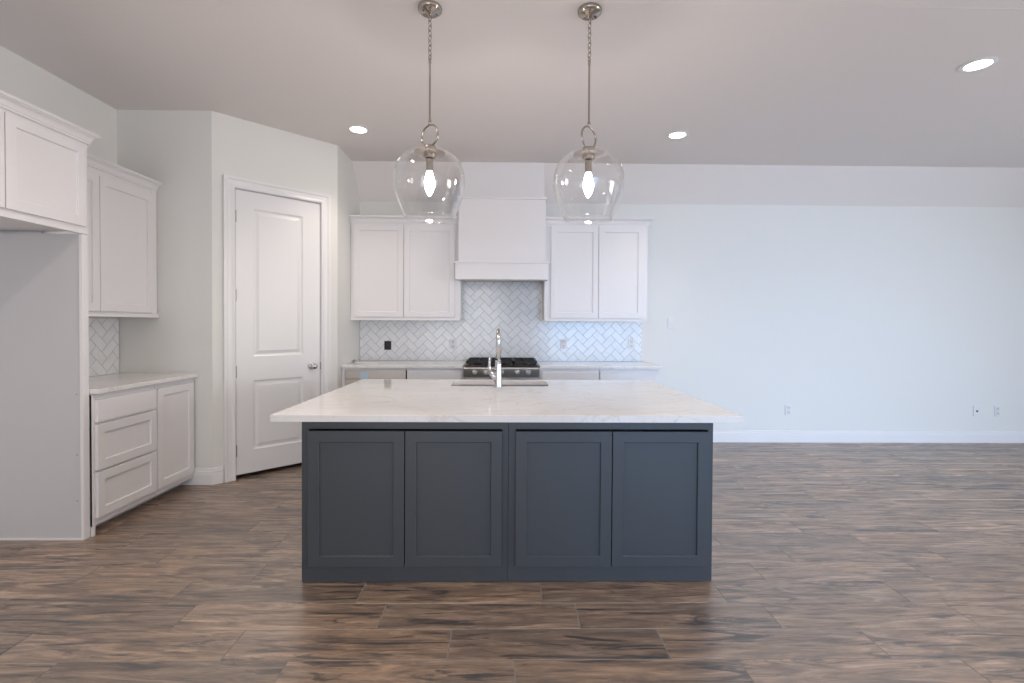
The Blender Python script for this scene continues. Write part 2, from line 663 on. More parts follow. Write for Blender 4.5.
cas = MB()
CI0, CI1, CZ, CW = 0.168, 0.908, 2.461, 0.088
prof = [(0.0, 0.0), (0.0, 0.016), (0.010, 0.020), (0.030, 0.014), (0.058, 0.016), (0.066, 0.024), (CW, 0.024), (CW, 0.0)]
# casing: profile (away from opening, out of wall) swept up, over and down
colsv = []
for (px, pz, sx, sz) in ((CI0, 0.0, -1, 0), (CI0, CZ, -1, 1), (CI1, CZ, 1, 1), (CI1, 0.0, 1, 0)):
    colsv.append([cas.bm.verts.new((px + sx * w, -o, pz + sz * w)) for w, o in prof])
for a, b in zip(colsv, colsv[1:]):
    for k in range(len(prof)):
        q = (k + 1) % len(prof)
        cas.bm.faces.new((a[k], b[k], b[q], a[q]))
cas.bm.faces.new(colsv[0])
cas.bm.faces.new(colsv[-1][::-1])
# jamb inside the opening
cas.box(DT0, CI0 + 0.003, 0.0, 0.1, 0, DZ).box(CI1 - 0.003, DT1, 0.0, 0.1, 0, DZ).box(CI0, CI1, 0.0, 0.1, CZ - 0.003, DZ)
co = cas.build('trim_1', M['trim'], bevel=0.0)
co.location = (XP, YP, 0)
co.rotation_euler = (0, 0, DROT)
struct(co)

d1 = sub_empty('door_1', (XP, YP, 0), DROT)
struct(d1)
tag(d1, 'tall white two panel pantry door in the angled wall', 'door')
dl = MB()
T0, T1, Z0, Z1 = 0.176, 0.901, 0.036, 2.452
# leaf with two raised panels: the front is a grid of faces, the panel cells are stepped
xs = [T0, 0.312, 0.742, T1]
zs = [Z0, 0.232, 0.832, 1.038, 2.309, Z1]
YFc = 0.004
gv = {(i, k): dl.bm.verts.new((x, YFc, z)) for i, x in enumerate(xs) for k, z in enumerate(zs)}
for i in range(3):
    for k in range(5):
        q = [gv[i, k], gv[i + 1, k], gv[i + 1, k + 1], gv[i, k + 1]]
        if i == 1 and k in (1, 3):
            prev = q
            for ins, dep in ((0.012, 0.010), (0.024, 0.011), (0.050, 0.003)):
                cur = [dl.bm.verts.new(p) for p in ((xs[1] + ins, YFc + dep, zs[k] + ins), (xs[2] - ins, YFc + dep, zs[k] + ins),
                                                    (xs[2] - ins, YFc + dep, zs[k + 1] - ins), (xs[1] + ins, YFc + dep, zs[k + 1] - ins))]
                for a in range(4):
                    b = (a + 1) % 4
                    dl.bm.faces.new((prev[a], prev[b], cur[b], cur[a]))
                prev = cur
            dl.bm.faces.new(prev)
        else:
            dl.bm.faces.new(q)
bk = [dl.bm.verts.new((x, YFc + 0.036, z)) for x, z in ((T0, Z0), (T1, Z0), (T1, Z1), (T0, Z1))]
dl.bm.faces.new(bk[::-1])
dl.bm.faces.new([gv[i, 0] for i in range(4)][::-1] + [bk[0], bk[1]])
dl.bm.faces.new([gv[i, 5] for i in range(4)] + [bk[2], bk[3]])
dl.bm.faces.new([gv[0, k] for k in range(6)] + [bk[3], bk[0]])
dl.bm.faces.new([gv[3, k] for k in range(6)][::-1] + [bk[1], bk[2]])
dl.build('door_leaf', M['trim'], d1)
for z in (2.225, 1.562, 0.913, 0.243):
    h = MB().lathe([(0.0075, -0.048), (0.0075, 0.048)], 10, (T0 - 0.004, -0.004, z))
    h.box(T0 - 0.012, T0 + 0.004, -0.0005, 0.004, z - 0.045, z + 0.045)
    h.build('hinge', M['hinge'], d1)['label'] = 'satin metal hinge'
kb = MB().lathe([(0.030, 0.0035), (0.032, -0.002), (0.028, -0.008), (0.011, -0.011), (0.011, -0.032), (0.022, -0.040),
                 (0.028, -0.052), (0.026, -0.064), (0.014, -0.071), (0.004, -0.072)], 24, (0.824, 0, 0.926), axis='Y')
kb.build('door_knob', M['chrome'], d1, smooth=True)['label'] = 'round chrome knob'
MB().box(T1 + 0.0005, T1 + 0.006, -0.001, 0.02, 0.89, 0.96).build('strike_plate', M['hinge'], d1)


# ================================================================== cabinets
CROWN = [(0.0, 0.0), (0.012, 0.0), (0.012, 0.012), (0.017, 0.013), (0.019, 0.024), (0.026, 0.037), (0.037, 0.045), (0.046, 0.047), (0.046, 0.052), (0.057, 0.053), (0.057, 0.068), (0.0, 0.068)]


def crown_prof(z, s=1.0):
    return [(o * s, z + h) for o, h in CROWN]


W = M['white_cab']
LR = PI / 2      # left-wall cabinets: local x runs along +Y, local -y faces +X

# --- refrigerator cabinet over the alcove (front X = -2.55)
FD = 0.595
t = thing('refrigerator_cabinet', 'white two door cabinet with crown over the empty refrigerator alcove', 'cabinet', (XL + 0.002, 2.03, 0), LR)
b = MB().box(0, 1.043, -FD + 0.006, 0, 1.88, 2.43)
b.box(0, 1.043, -FD - 0.004, -FD + 0.03, 1.862, 1.892).box(0, 1.043, -FD + 0.001, -FD + 0.03, 1.892, 2.43)
b.build('body', W, t, bevel=0.001)
door(t, 0.040, 0.524, 1.905, 2.392, -FD - 0.019, W)
door(t, 0.530, 1.014, 1.905, 2.392, -FD - 0.019, W)
MB().crown(1.043, FD, crown_prof(2.411, 0.80), left=True, right=True).build('crown_molding', W, t)

t = thing('end_panel', 'tall white panel closing the refrigerator alcove beside the drawers', 'panel', (XL + 0.002, 3.028, 0), LR)
MB().box(0, 0.044, -FD - 0.002, -FD + 0.018, 0.001, 1.860).build('edge_strip', W, t, bevel=0.0015)
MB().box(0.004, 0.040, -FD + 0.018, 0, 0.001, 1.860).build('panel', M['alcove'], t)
MB().box(-0.004, 0.004, -FD + 0.004, -0.002, 0.001, 0.012).build('caulk_bead', W, t)
for z in (0.24, 0.52, 0.89):
    q = MB()
    v = [q.bm.verts.new((0.0026 if r < 0.004 else 0.0036, -0.555 + r * math.cos(a * PI / 6), z + r * math.sin(a * PI / 6))) for r in (0.0045, 0.0015) for a in range(12)]
    for a in range(12):
        q.bm.faces.new((v[a], v[(a + 1) % 12], v[12 + (a + 1) % 12], v[12 + a]))
    q.bm.faces.new(v[12:])
    q.build('screw_cap', M['hinge'], t)['label'] = 'small gray screw head'

# --- upper cabinet on the left wall
UD = 0.312
t = thing('upper_cabinet', 'white double door upper cabinet on the left wall beside the refrigerator cabinet', 'cabinet', (XL + 0.002, 3.076, 0), LR)
w = 0.998
MB().box(0, w, -UD, 0, 1.372, 2.40).build('body', W, t, bevel=0.001)
MB().box(0.0, w, -UD - 0.022, -UD + 0.02, 1.366, 1.392).build('light_rail', W, t, bevel=0.002)
MB().box(w - 0.056, w, -UD - 0.004, -UD + 0.004, 1.392, 2.398).build('filler', W, t, bevel=0.001)
door(t, 0.012, 0.412, 1.405, 2.345, -UD - 0.020, W)
door(t, 0.418, w - 0.062, 1.405, 2.345, -UD - 0.020, W)
cm = MB().crown(w - 0.052, UD, crown_prof(2.390, 0.9), left=False, right=False).build('crown_molding', W, t)
cm.location.x = 0.052

# --- base cabinets on the left wall: drawer unit, door unit, worktop
BD = 0.607


def base_body(t, w, d=BD, top=0.884, mt=W):
    b = MB().box(0, w, -d, 0, 0.062, top)
    b.box(0, w, -d + 0.10, -d + 0.12, 0.001, 0.062)
    return b.build('body', mt, t, bevel=0.001)


t = thing('drawer_cabinet', 'white three drawer base cabinet next to the refrigerator alcove', 'cabinet', (XL + 0.002, 3.076, 0), LR)
base_body(t, 0.548)
MB().box(0.0, 0.020, -BD - 0.002, -BD + 0.012, 0.001, 0.880).build('filler', W, t)
MB().panel_front(0.022, 0.541, 0.705, 0.845, -BD - 0.020, 0.019, [(0.004, 0.0)]).build('drawer_front', W, t, bevel=0.0015)
door(t, 0.022, 0.541, 0.406, 0.690, -BD - 0.020, W, name='drawer_front')
door(t, 0.022, 0.541, 0.108, 0.392, -BD - 0.020, W, name='drawer_front')
t = thing('base_cabinet', 'white single door base cabinet tucked against the pantry wall', 'cabinet', (XL + 0.002, 3.627, 0), LR)
base_body(t, 0.450)
door(t, 0.008, 0.420, 0.108, 0.845, -BD - 0.020, W)

Q = M['quartz']
t = MB().box(0, 1.002, -0.650, 0, 0.886, 0.914).build('countertop', Q, bevel=0.002)
t.location = (XL + 0.002, 3.075, 0)
t.rotation_euler = (0, 0, LR)
tag(t, 'short white veined countertop on the left wall base cabinets', 'countertop')

# --- upper cabinets flanking the hood on the back wall (front Y = 5.245)
YU = YB - 0.012
UB = 0.318
for (x0, x1, dd, lab) in ((-1.626, -0.470, ((-1.594, -1.070), (-1.064, -0.533)), 'white double door upper cabinet between the pantry wall and the range hood'),
                          (0.418, 1.512, ((0.484, 0.984), (0.990, 1.464)), 'white double door upper cabinet to the right of the range hood')):
    t = thing('upper_cabinet', lab, 'cabinet', (x0, YU, 0), 0)
    w = x1 - x0
    MB().box(0, w, -UB, 0, 1.378, 2.40).build('body', W, t, bevel=0.001)
    MB().box(0, w, -UB - 0.014, -UB + 0.02, 1.362, 1.386).build('light_rail', W, t, bevel=0.002)
    for a, b in dd:
        door(t, a - x0, b - x0, 1.398, 2.360, -UB - 0.020, W)
    if x0 < 0:
        MB().crown(w - 0.013, UB, crown_prof(2.388), left=False, right=False).build('crown_molding', W, t)
    else:
        MB().crown(w, UB, crown_prof(2.388), left=False, right=True).build('crown_molding', W, t)

# --- range hood
HX = -0.033
t = thing('range_hood', 'white boxed range hood rising from above the stove to the ceiling', 'range hood', (HX, YU, 0), 0)
MB().extrude_x([(-(YU - 5.285), 2.6415), (-(YU - 5.285), ZC - 0.001), (5.29 - YU, ZC - 0.001), (-0.003, ZB + 0.012), (-0.003, 2.6415)], -0.448, 0.448).build('chimney', W, t)
MB().box(-0.448, 0.448, -(YU - 5.11), -(YU - 5.222), 1.970, 2.612).box(-0.430, 0.430, -(YU - 5.222), -0.001, 1.970, 2.612).build('hood_body', W, t, bevel=0.001)
MB().box(-0.458, 0.458, -(YU - 5.092), -0.001, 2.612, 2.640).build('ledge', W, t, bevel=0.002)
hb = MB().box(-0.476, 0.476, -(YU - 5.065), -(YU - 5.221), 1.785, 1.952)
hb.box(-0.490, 0.490, -(YU - 5.048), -(YU - 5.221), 1.950, 1.970)
hb.build('apron', W, t, bevel=0.002)
hi = MB().box(-0.43, 0.43, -(YU - 5.226), -0.001, 1.80, 1.952)
hi.build('liner', M['steel'], t)

# --- base run on the back wall
YBK = YB - 0.002
FB = YBK - 4.975           # carcass depth to Y = 4.975
t = thing('dishwasher', 'stainless dishwasher under the counter at the pantry end', 'dishwasher', (-1.596, YBK, 0), 0)
MB().box(0, 0.612, -FB, -0.03, 0.10, 0.862).box(0.01, 0.602, -FB + 0.06, -0.03, 0.002, 0.1).build('tub', M['dark'], t)
MB().box(0.004, 0.608, -FB - 0.026, -FB - 0.001, 0.115, 0.772).build('front_panel', M['steel'], t, bevel=0.003)
MB().box(0.004, 0.608, -FB - 0.022, -FB - 0.001, 0.774, 0.8615).build('control_strip', M['steel'], t, bevel=0.002)
MB().box(0.155, 0.235, -FB - 0.0235, -FB - 0.0222, 0.776, 0.842).build('blue_strip', M['blue_band'], t)['label'] = 'pale blue strip'
MB().tube([(0.10, -FB - 0.026, 0.74), (0.10, -FB - 0.055, 0.74), (0.512, -FB - 0.055, 0.74), (0.512, -FB - 0.026, 0.74)], 0.009, 10).build('handle', M['steel'], t)
MB().box(-0.028, -0.002, -FB - 0.012, -0.03, 0.002, 0.884).build('filler', W, t)
MB().box(-0.002, 0.612, -FB - 0.006, -0.03, 0.862, 0.884).build('filler', W, t)


def run_cab(name, lab, x0, x1, drawers):
    t = thing(name, lab, 'cabinet', (x0, YBK, 0), 0)
    w = x1 - x0
    base_body(t, w, FB)
    for a, b in drawers:
        MB().panel_front(a - x0, b - x0, 0.705, 0.850, -FB - 0.020, 0.019, [(0.004, 0)]).build('drawer_front', W, t, bevel=0.0015)
        if b - a > 0.45:
            m_ = (a + b) / 2 - x0
            door(t, a - x0, m_ - 0.002, 0.108, 0.692, -FB - 0.020, W)
            door(t, m_ + 0.002, b - x0, 0.108, 0.692, -FB - 0.020, W)
        else:
            door(t, a - x0, b - x0, 0.108, 0.692, -FB - 0.020, W)
    return t


run_cab('base_cabinet', 'white base cabinet between the dishwasher and the range', -0.981, -0.415, [(-0.975, -0.436)])
run_cab('base_cabinet', 'white base cabinet just right of the range', 0.353, 0.952, [(0.378, 0.946)])
run_cab('base_cabinet', 'white base cabinet at the open right end of the back counter', 0.955, 1.558, [(0.961, 1.530)])
o = MB().box(-1.626, -0.414, 4.930, YBK, 0.886, 0.914).build('countertop', Q, bevel=0.002)
tag(o, 'white countertop on the back wall left of the range', 'countertop')
o = MB().box(0.352, 1.588, 4.930, YBK, 0.886, 0.914).build('countertop', Q, bevel=0.002)
tag(o, 'white countertop on the back wall right of the range', 'countertop')


# --- herringbone backsplashes
def herringbone(W_, H_, skip=None, wt=0.0748, gap=0.0032, phase=(0, 0)):
    m = MB()
    lt = 2 * wt
    c = s = math.sqrt(0.5)

    def clip(poly):
        for ax, lim, sg in ((0, 0, 1), (0, W_, -1), (1, 0, 1), (1, H_, -1)):
            out = []
            for i in range(len(poly)):
                a, b = poly[i], poly[(i + 1) % len(poly)]
                ia, ib = (a[ax] - lim) * sg >= 0, (b[ax] - lim) * sg >= 0
                if ia:
                    out.append(a)
                if ia != ib:
                    k = (lim - a[ax]) / (b[ax] - a[ax])
                    out.append((a[0] + k * (b[0] - a[0]), a[1] + k * (b[1] - a[1])))
            poly = out
            if len(poly) < 3:
                return []
        return poly
    n = int((W_ + H_) / wt) + 6
    for i in range(-n, n):
        for k in range(-n, n):
            # lattice vectors (wt, wt) and (2wt, -2wt): one lying and one standing tile per cell
            ox, oy = i * wt + k * 2 * wt, i * wt - k * 2 * wt
            for (x, y, a, b) in ((ox, oy, lt, wt), (ox, oy + wt, wt, lt)):
                g = gap / 2
                q = [(x + g, y + g), (x + a - g, y + g), (x + a - g, y + b - g), (x + g, y + b - g)]
                q = [(c * p - s * r + phase[0], s * p + c * r + phase[1]) for p, r in q]
                mx, my = sum(p[0] for p in q) / 4, sum(p[1] for p in q) / 4
                if mx < -0.2 or mx > W_ + 0.2 or my < -0.2 or my > H_ + 0.2:
                    continue
                if skip and skip(mx, my):
                    continue
                q = clip(q)
                if len(q) < 3:
                    continue
                ar = sum(q[u][0] * q[(u + 1) % len(q)][1] - q[(u + 1) % len(q)][0] * q[u][1] for u in range(len(q)))
                if abs(ar) < 2e-5:
                    continue
                cx, cz = sum(p[0] for p in q) / len(q), sum(p[1] for p in q) / len(q)
                top = []
                for p in q:
                    dx_, dz_ = cx - p[0], cz - p[1]
                    l_ = math.hypot(dx_, dz_) or 1
                    top.append(m.bm.verts.new((p[0] + dx_ / l_ * 0.0012, -0.0085, p[1] + dz_ / l_ * 0.0012)))
                bot = [m.bm.verts.new((p[0], -0.0065, p[1])) for p in q]
                m.bm.faces.new(top)
                for u in range(len(q)):
                    v = (u + 1) % len(q)
                    m.bm.faces.new((bot[u], bot[v], top[v], top[u]))
    nf = len(m.bm.faces)
    return m, nf


def backsplash(W_, H_, loc, rz, label, skip=None, cut=None, phase=(0, 0)):
    m, nf = herringbone(W_, H_, skip, phase=phase)
    m.box(0, cut[0] if cut else W_, -0.0072, 0, 0, H_ if not cut else H_)
    m.bm.faces.ensure_lookup_table()
    for f in m.bm.faces[nf:]:
        f.material_index = 1
    bmesh.ops.recalc_face_normals(m.bm, faces=m.bm.faces[:])
    o = m.build('backsplash', [M['tile'], M['grout']])
    o.location = loc
    o.rotation_euler = (0, 0, rz)
    return tag(o, label, 'backsplash')


backsplash(3.175, 0.905, (-1.626, YB - 0.001, 0.915), 0, 'pale herringbone tile backsplash behind the range on the back wall', phase=(0.02, 0.03))
backsplash(0.996, 0.446, (XL + 0.001, 3.078, 0.915), LR, 'narrow strip of herringbone tile above the left wall countertop', phase=(0.03, 0.02))

# ================================================================== island
G2 = M['gray_cab']
IYF, IYB2 = 2.5308, 4.085
IX = (-1.0336, 0.021, 1.0782)
for k, (lab, dd) in enumerate((('charcoal two door island cabinet on the left, nearer the pantry', ((-0.996, -0.508), (-0.503, -0.011))),
                               ('charcoal two door island cabinet on the right, nearer the open room', ((0.059, 0.550), (0.555, 1.050))))):
    x0, x1 = IX[k] + (0.0005 if k else 0), IX[k + 1] - (0.0005 if not k else 0)
    t = thing('island_cabinet', lab, 'cabinet', ((x0 + x1) / 2, IYF, 0), 0)
    h = (x1 - x0) / 2
    xc = (x0 + x1) / 2
    p = 0.018
    b = MB()
    b.box(-h, h, 0, p, 0.002, 0.7815).box(-h, h, 0, p, 0.790, 0.8290)   # face towards the camera; slot added over the doors to read as a shadow line
    b.box(-h, h, IYB2 - IYF - p, IYB2 - IYF, 0.10, 0.8290)
    outer, inner = (-1, 1) if k == 0 else (1, -1)
    xo = sorted((outer * h, outer * (h - p)))
    xi = sorted((inner * h, inner * (h - p)))
    b.box(xo[0], xo[1], p, IYB2 - IYF - p, 0.002, 0.8290)
    b.box(xi[0], xi[1], p, 0.95, 0.002, 0.8290)
    b.box(xi[0], xi[1], 0.95, IYB2 - IYF - p, 0.002, 0.50)
    b.box(-h + p, h - p, p, IYB2 - IYF - p, 0.085, 0.10)
    for q0, q1 in ((-h, min(dd[0]) - xc), (max(dd[1]) - xc, h)):
        b.box(q0, q1, 0, p, 0.7815, 0.790)
    b.build('body', G2, t, bevel=0.001)
    for a, c in dd:
        door(t, a - xc, c - xc, 0.088, 0.782, -0.020, G2)

# worktop with the sink cut-out
IT = MB()
CX0, CX1, CY0, CY1, CZ0, CZ1 = -1.180, 1.224, 2.5053, 4.133, 0.8297, 0.8653
SX0, SX1, SY0, SY1, SRr = -0.405, 0.335, 3.685, 4.060, 0.06


def rrect(x0, x1, y0, y1, r, n=6):
    out = []
    for cx, cy, a0 in ((x1 - r, y0 + r, -PI / 2), (x1 - r, y1 - r, 0), (x0 + r, y1 - r, PI / 2), (x0 + r, y0 + r, PI)):
        for i in range(n + 1):
            a = a0 + PI / 2 * i / n
            out.append((cx + r * math.cos(a), cy + r * math.sin(a)))
    return out


hole = rrect(SX0, SX1, SY0, SY1, SRr)
rect = [(CX0, CY0), (CX1, CY0), (CX1, CY1), (CX0, CY1)]
lv = []
for z in (CZ0, CZ1):
    a = [IT.bm.verts.new((x, y, z)) for x, y in rect]
    b = [IT.bm.verts.new((x, y, z)) for x, y in hole]
    e = []
    for ring in (a, b):
        for i in range(len(ring)):
            e.append(IT.bm.edges.new((ring[i], ring[(i + 1) % len(ring)])))
    bmesh.ops.triangle_fill(IT.bm, edges=e, use_beauty=True)
    lv.append((a, b))
for q in (0, 1):
    A, B = lv[0][q], lv[1][q]
    for i in range(len(A)):
        k = (i + 1) % len(A)
        IT.bm.faces.new((A[i], A[k], B[k], B[i]))
o = IT.build('island_countertop', Q, bevel=0.002)
tag(o, 'large white veined countertop of the charcoal island', 'countertop')

# sink: undermounted bowl
sk = MB()
prev = None
first = None
D0 = CZ0 - 0.004
rings = [(0.03, D0, 0.0), (-0.004, D0, 0.0), (-0.004, D0 - 0.015, 0), (0.004, D0 - 0.19, 0), (0.03, D0 - 0.215, 0)]
for (grow, z, _) in rings:
    s_ = grow if z == D0 else -grow
    if z == D0 and grow > 0:
        pts = rrect(SX0 - 0.02, SX1 + 0.02, SY0 - 0.02, SY1 + 0.02, SRr + 0.02)
    else:
        gI = grow if grow > 0 else 0.0
        pts = rrect(SX0 + gI - 0.003, SX1 - gI + 0.003, SY0 + gI - 0.003, SY1 - gI + 0.003, SRr)
    ring = [sk.bm.verts.new((x, y, z)) for x, y in pts]
    if prev:
        for i in range(len(ring)):
            k = (i + 1) % len(ring)
            sk.bm.faces.new((prev[i], prev[k], ring[k], ring[i]))
    prev = ring
sk.bm.faces.new(prev)
st = thing('sink', 'stainless undermount sink sunk in the island countertop', 'sink', (0, 0, 0))
bo = sk.build('bowl', M['sink_steel'], st)
sol = bo.modifiers.new('wall', 'SOLIDIFY')
sol.thickness = 0.002
sol.offset = 1
MB().lathe([(0.04, 0.006), (0.042, 0.0), (0.03, -0.002)], 20, (-0.03, 3.88, D0 - 0.213)).build('drain', M['chrome'], st)

# faucet: seen from behind, spout arching away over the sink
FX, FY, FZ = -0.047, 3.605, CZ1
ft = thing('faucet', 'tall chrome pull down faucet on the island beside the sink', 'faucet', (FX, FY, FZ))
MB().lathe([(0.031, 0.0005), (0.031, 0.006), (0.0295, 0.012), (0.0275, 0.03), (0.025, 0.10), (0.0225, 0.17), (0.0205, 0.20)], 24).build('body', M['chrome'], ft, smooth=True)
sp = [(0, 0, 0.20), (0, 0, 0.34)]
for i in range(1, 17):
    a = PI * i / 16 * 0.97
    sp.append((0, 0.075 - 0.075 * math.cos(a), 0.34 + 0.075 * math.sin(a)))
MB().tube(sp, 0.0175, 16).build('spout', M['chrome'], ft, smooth=True)
e0 = Vector(sp[-1])
MB().tube([e0, e0 + Vector((0, 0.002, -0.05)), e0 + Vector((0, 0.003, -0.10))], [0.0185, 0.020, 0.022], 16).build('spray_head', M['chrome'], ft, smooth=True)
hd = MB().tube([(-0.012, 0, 0.055), (-0.035, 0, 0.088), (-0.058, 0, 0.118)], [0.023, 0.022, 0.020], 16)
hd.tube([(-0.055, 0, 0.112), (-0.064, -0.002, 0.14), (-0.064, -0.006, 0.18), (-0.062, -0.012, 0.222)], [0.012, 0.0105, 0.0095, 0.008], 12)
hd.build('lever_handle', M['chrome'], ft, smooth=True)

# ================================================================== range
RX0, RX1 = -0.409, 0.347
RC, RW = (RX0 + RX1) / 2, (RX1 - RX0)
rt = thing('range', 'stainless gas range with black grates below the white hood', 'range', (RC, YBK, 0))
h = RW / 2
RF = YBK - 4.935
MB().box(-h, h, -RF + 0.02, -0.02, 0.09, 0.905).box(-h + 0.03, h - 0.03, -RF + 0.09, -0.05, 0.002, 0.09).build('body', M['steel'], rt, bevel=0.002)
MB().extrude_x([(-RF + 0.02, 0.905), (-RF - 0.018, 0.898), (-RF - 0.024, 0.885), (-RF - 0.012, 0.800), (-RF + 0.02, 0.795)], -h, h).build('control_panel', M['steel'], rt, bevel=0.003)
for x in (-0.265, -0.155, 0.0, 0.155, 0.265):
    MB().lathe([(0.024, 0.0), (0.026, -0.006), (0.021, -0.010), (0.019, -0.034), (0.015, -0.038)], 20, (x, -RF - 0.0175, 0.848), axis='Y').box(
        x - 0.004, x + 0.004, -RF - 0.060, -RF - 0.053, 0.830, 0.866).build('knob', M['chrome'], rt, smooth=False)
MB().box(-h + 0.012, h - 0.012, -RF + 0.005, -0.03, 0.906, 0.918).build('cooktop', M['enamel'], rt, bevel=0.003)
od = MB().panel_front(-h + 0.006, h - 0.006, 0.235, 0.785, -RF - 0.016, 0.034, [(0.10, 0.0), (0.102, 0.004)])
od.build('oven_door', M['steel'], rt, bevel=0.002)
MB().tube([(-0.31, -RF - 0.016, 0.735), (-0.31, -RF - 0.06, 0.735), (0.31, -RF - 0.06, 0.735), (0.31, -RF - 0.016, 0.735)], 0.011, 12).build('oven_handle', M['steel'], rt)
MB().box(-h + 0.006, h - 0.006, -RF - 0.012, -RF + 0.018, 0.098, 0.225).build('lower_drawer', M['steel'], rt, bevel=0.002)
gw = (RW - 0.04) / 3
for k in range(3):
    g0 = -h + 0.02 + k * gw + 0.002
    g1 = g0 + gw - 0.004
    ya, yb = -RF + 0.035, -0.07
    g = MB()
    zt, zb_ = 0.957, 0.941
    bw = 0.009
    g.box(g0, g1, ya, ya + bw * 1.4, zb_ - 0.006, zt).box(g0, g1, yb - bw * 1.4, yb, zb_ - 0.006, zt)
    g.box(g0, g0 + bw * 1.4, ya, yb, zb_ - 0.006, zt).box(g1 - bw * 1.4, g1, ya, yb, zb_ - 0.006, zt)
    ym = (ya + yb) / 2
    g.box(g0, g1, ym - bw / 2, ym + bw / 2, zb_, zt)
    xm = (g0 + g1) / 2
    g.box(xm - bw / 2, xm + bw / 2, ya, yb, zb_, zt)
    for yy in ((ya + ym) / 2, (yb + ym) / 2):
        g.box(g0, xm - 0.03, yy - bw / 2, yy + bw / 2, zb_, zt).box(xm + 0.03, g1, yy - bw / 2, yy + bw / 2, zb_, zt)
    for xx in (g0 + 0.005, g1 - 0.017):
        for yy in (ya + 0.002, yb - 0.016):
            g.box(xx, xx + 0.012, yy, yy + 0.012, 0.9185, zb_)
    g.build('grate', M['black_iron'], rt)
    for yy in (((ya + ym) / 2), ((yb + ym) / 2)):
        MB().lathe([(0.045, 0.9185), (0.045, 0.928), (0.034, 0.931), (0.034, 0.940), (0.008, 0.942)], 20, (xm, yy, 0)).build('burner', M['black_iron'], rt)
MB().box(-h + 0.004, h - 0.004, -0.028, -0.012, 0.906, 0.948).build('rear_vent', M['black_iron'], rt)


# ================================================================== outlets and switches
def outlet(loc, rz, label, kind='duplex', m='plate', m2='plate_dim', w=0.072, h=0.117, group=None):
    t = thing('wall_switch' if kind == 'rocker' else 'power_outlet', label, 'switch' if kind == 'rocker' else 'outlet', loc, rz, group)
    MB().panel_front(-w / 2, w / 2, -h / 2, h / 2, -0.007, 0.006, [(0.004, -0.002), (0.008, -0.002)]).build('cover_plate', M[m], t, bevel=0.001)
    if kind == 'rocker':
        MB().extrude_x([(-0.0085, -0.033), (-0.014, 0.0), (-0.0105, 0.033)], -0.016, 0.016).build('rocker', M['plate'], t)
    elif kind == 'duplex':
        for z in (-0.026, 0.026):
            s = MB().box(-0.017, 0.017, -0.0112, -0.0085, z - 0.019, z + 0.019)
            s = s.build('socket', M[m2], t, bevel=0.003)
            MB().box(-0.009, -0.006, -0.0118, -0.0113, z - 0.002, z + 0.008).box(0.006, 0.009, -0.0118, -0.0113, z - 0.002, z + 0.007).build('slot', M['black_plastic'], s)
    elif kind == 'box':
        for z in (-0.022, 0.022):
            MB().box(-0.020, 0.020, -0.0115, -0.0085, z - 0.017, z + 0.017).build('socket', M['enamel'], t, bevel=0.002)
    elif kind == 'cable':
        MB().lathe([(0.009, -0.008), (0.009, -0.018), (0.005, -0.02)], 16, (0, 0, 0.0), axis='Y').build('cable_port', M['black_plastic'], t)
    return t


YT = YB - 0.0095
outlet((-1.311, YT, 1.083), 0, 'black outlet on the herringbone tile below the upper cabinet by the pantry', 'box', 'black_plastic', w=0.076, h=0.098)
outlet((-0.580, YT, 1.100), 0, 'white outlet on the tile left of the range', 'duplex')
outlet((0.663, YT, 1.108), 0, 'white outlet on the tile right of the range, under the cabinet doors', 'duplex')
outlet((1.428, YT, 1.111), 0, 'white outlet near the right end of the tile', 'duplex')
outlet((1.880, YB - 0.0005, 1.351), 0, 'white light switch on the bare wall right of the upper cabinet', 'rocker')
outlet((3.229, YB - 0.0005, 0.368), 0, 'white outlet low on the back wall just right of the island', 'duplex')
outlet((5.400, YB - 0.0005, 0.363), 0, 'white cable plate with a dark port low on the wall', 'cable')
outlet((5.644, YB - 0.0005, 0.363), 0, 'white outlet low on the wall beside the cable plate', 'duplex')

# ================================================================== small things on the back counter
bk = thing('instruction_booklet', 'thin white booklet lying on the back counter near the pantry wall', 'booklet', (-1.455, 5.24, 0.9142), 0.12)
MB().box(-0.11, 0.11, -0.06, 0.06, 0, 0.003).build('pages', M['paper'], bk)
MB().box(-0.111, 0.111, -0.061, 0.061, 0.0031, 0.0042).build('cover', M['plate_dim'], bk)
o = MB().lathe([(0.016, 0.0), (0.018, 0.002), (0.018, 0.020), (0.012, 0.026), (0.004, 0.027)], 18).build('sink_stopper', M['hinge'])
o.location = (-1.600, 5.30, 0.9145)
tag(o, 'small dark metal plug on the back counter beside the booklet', 'plug')


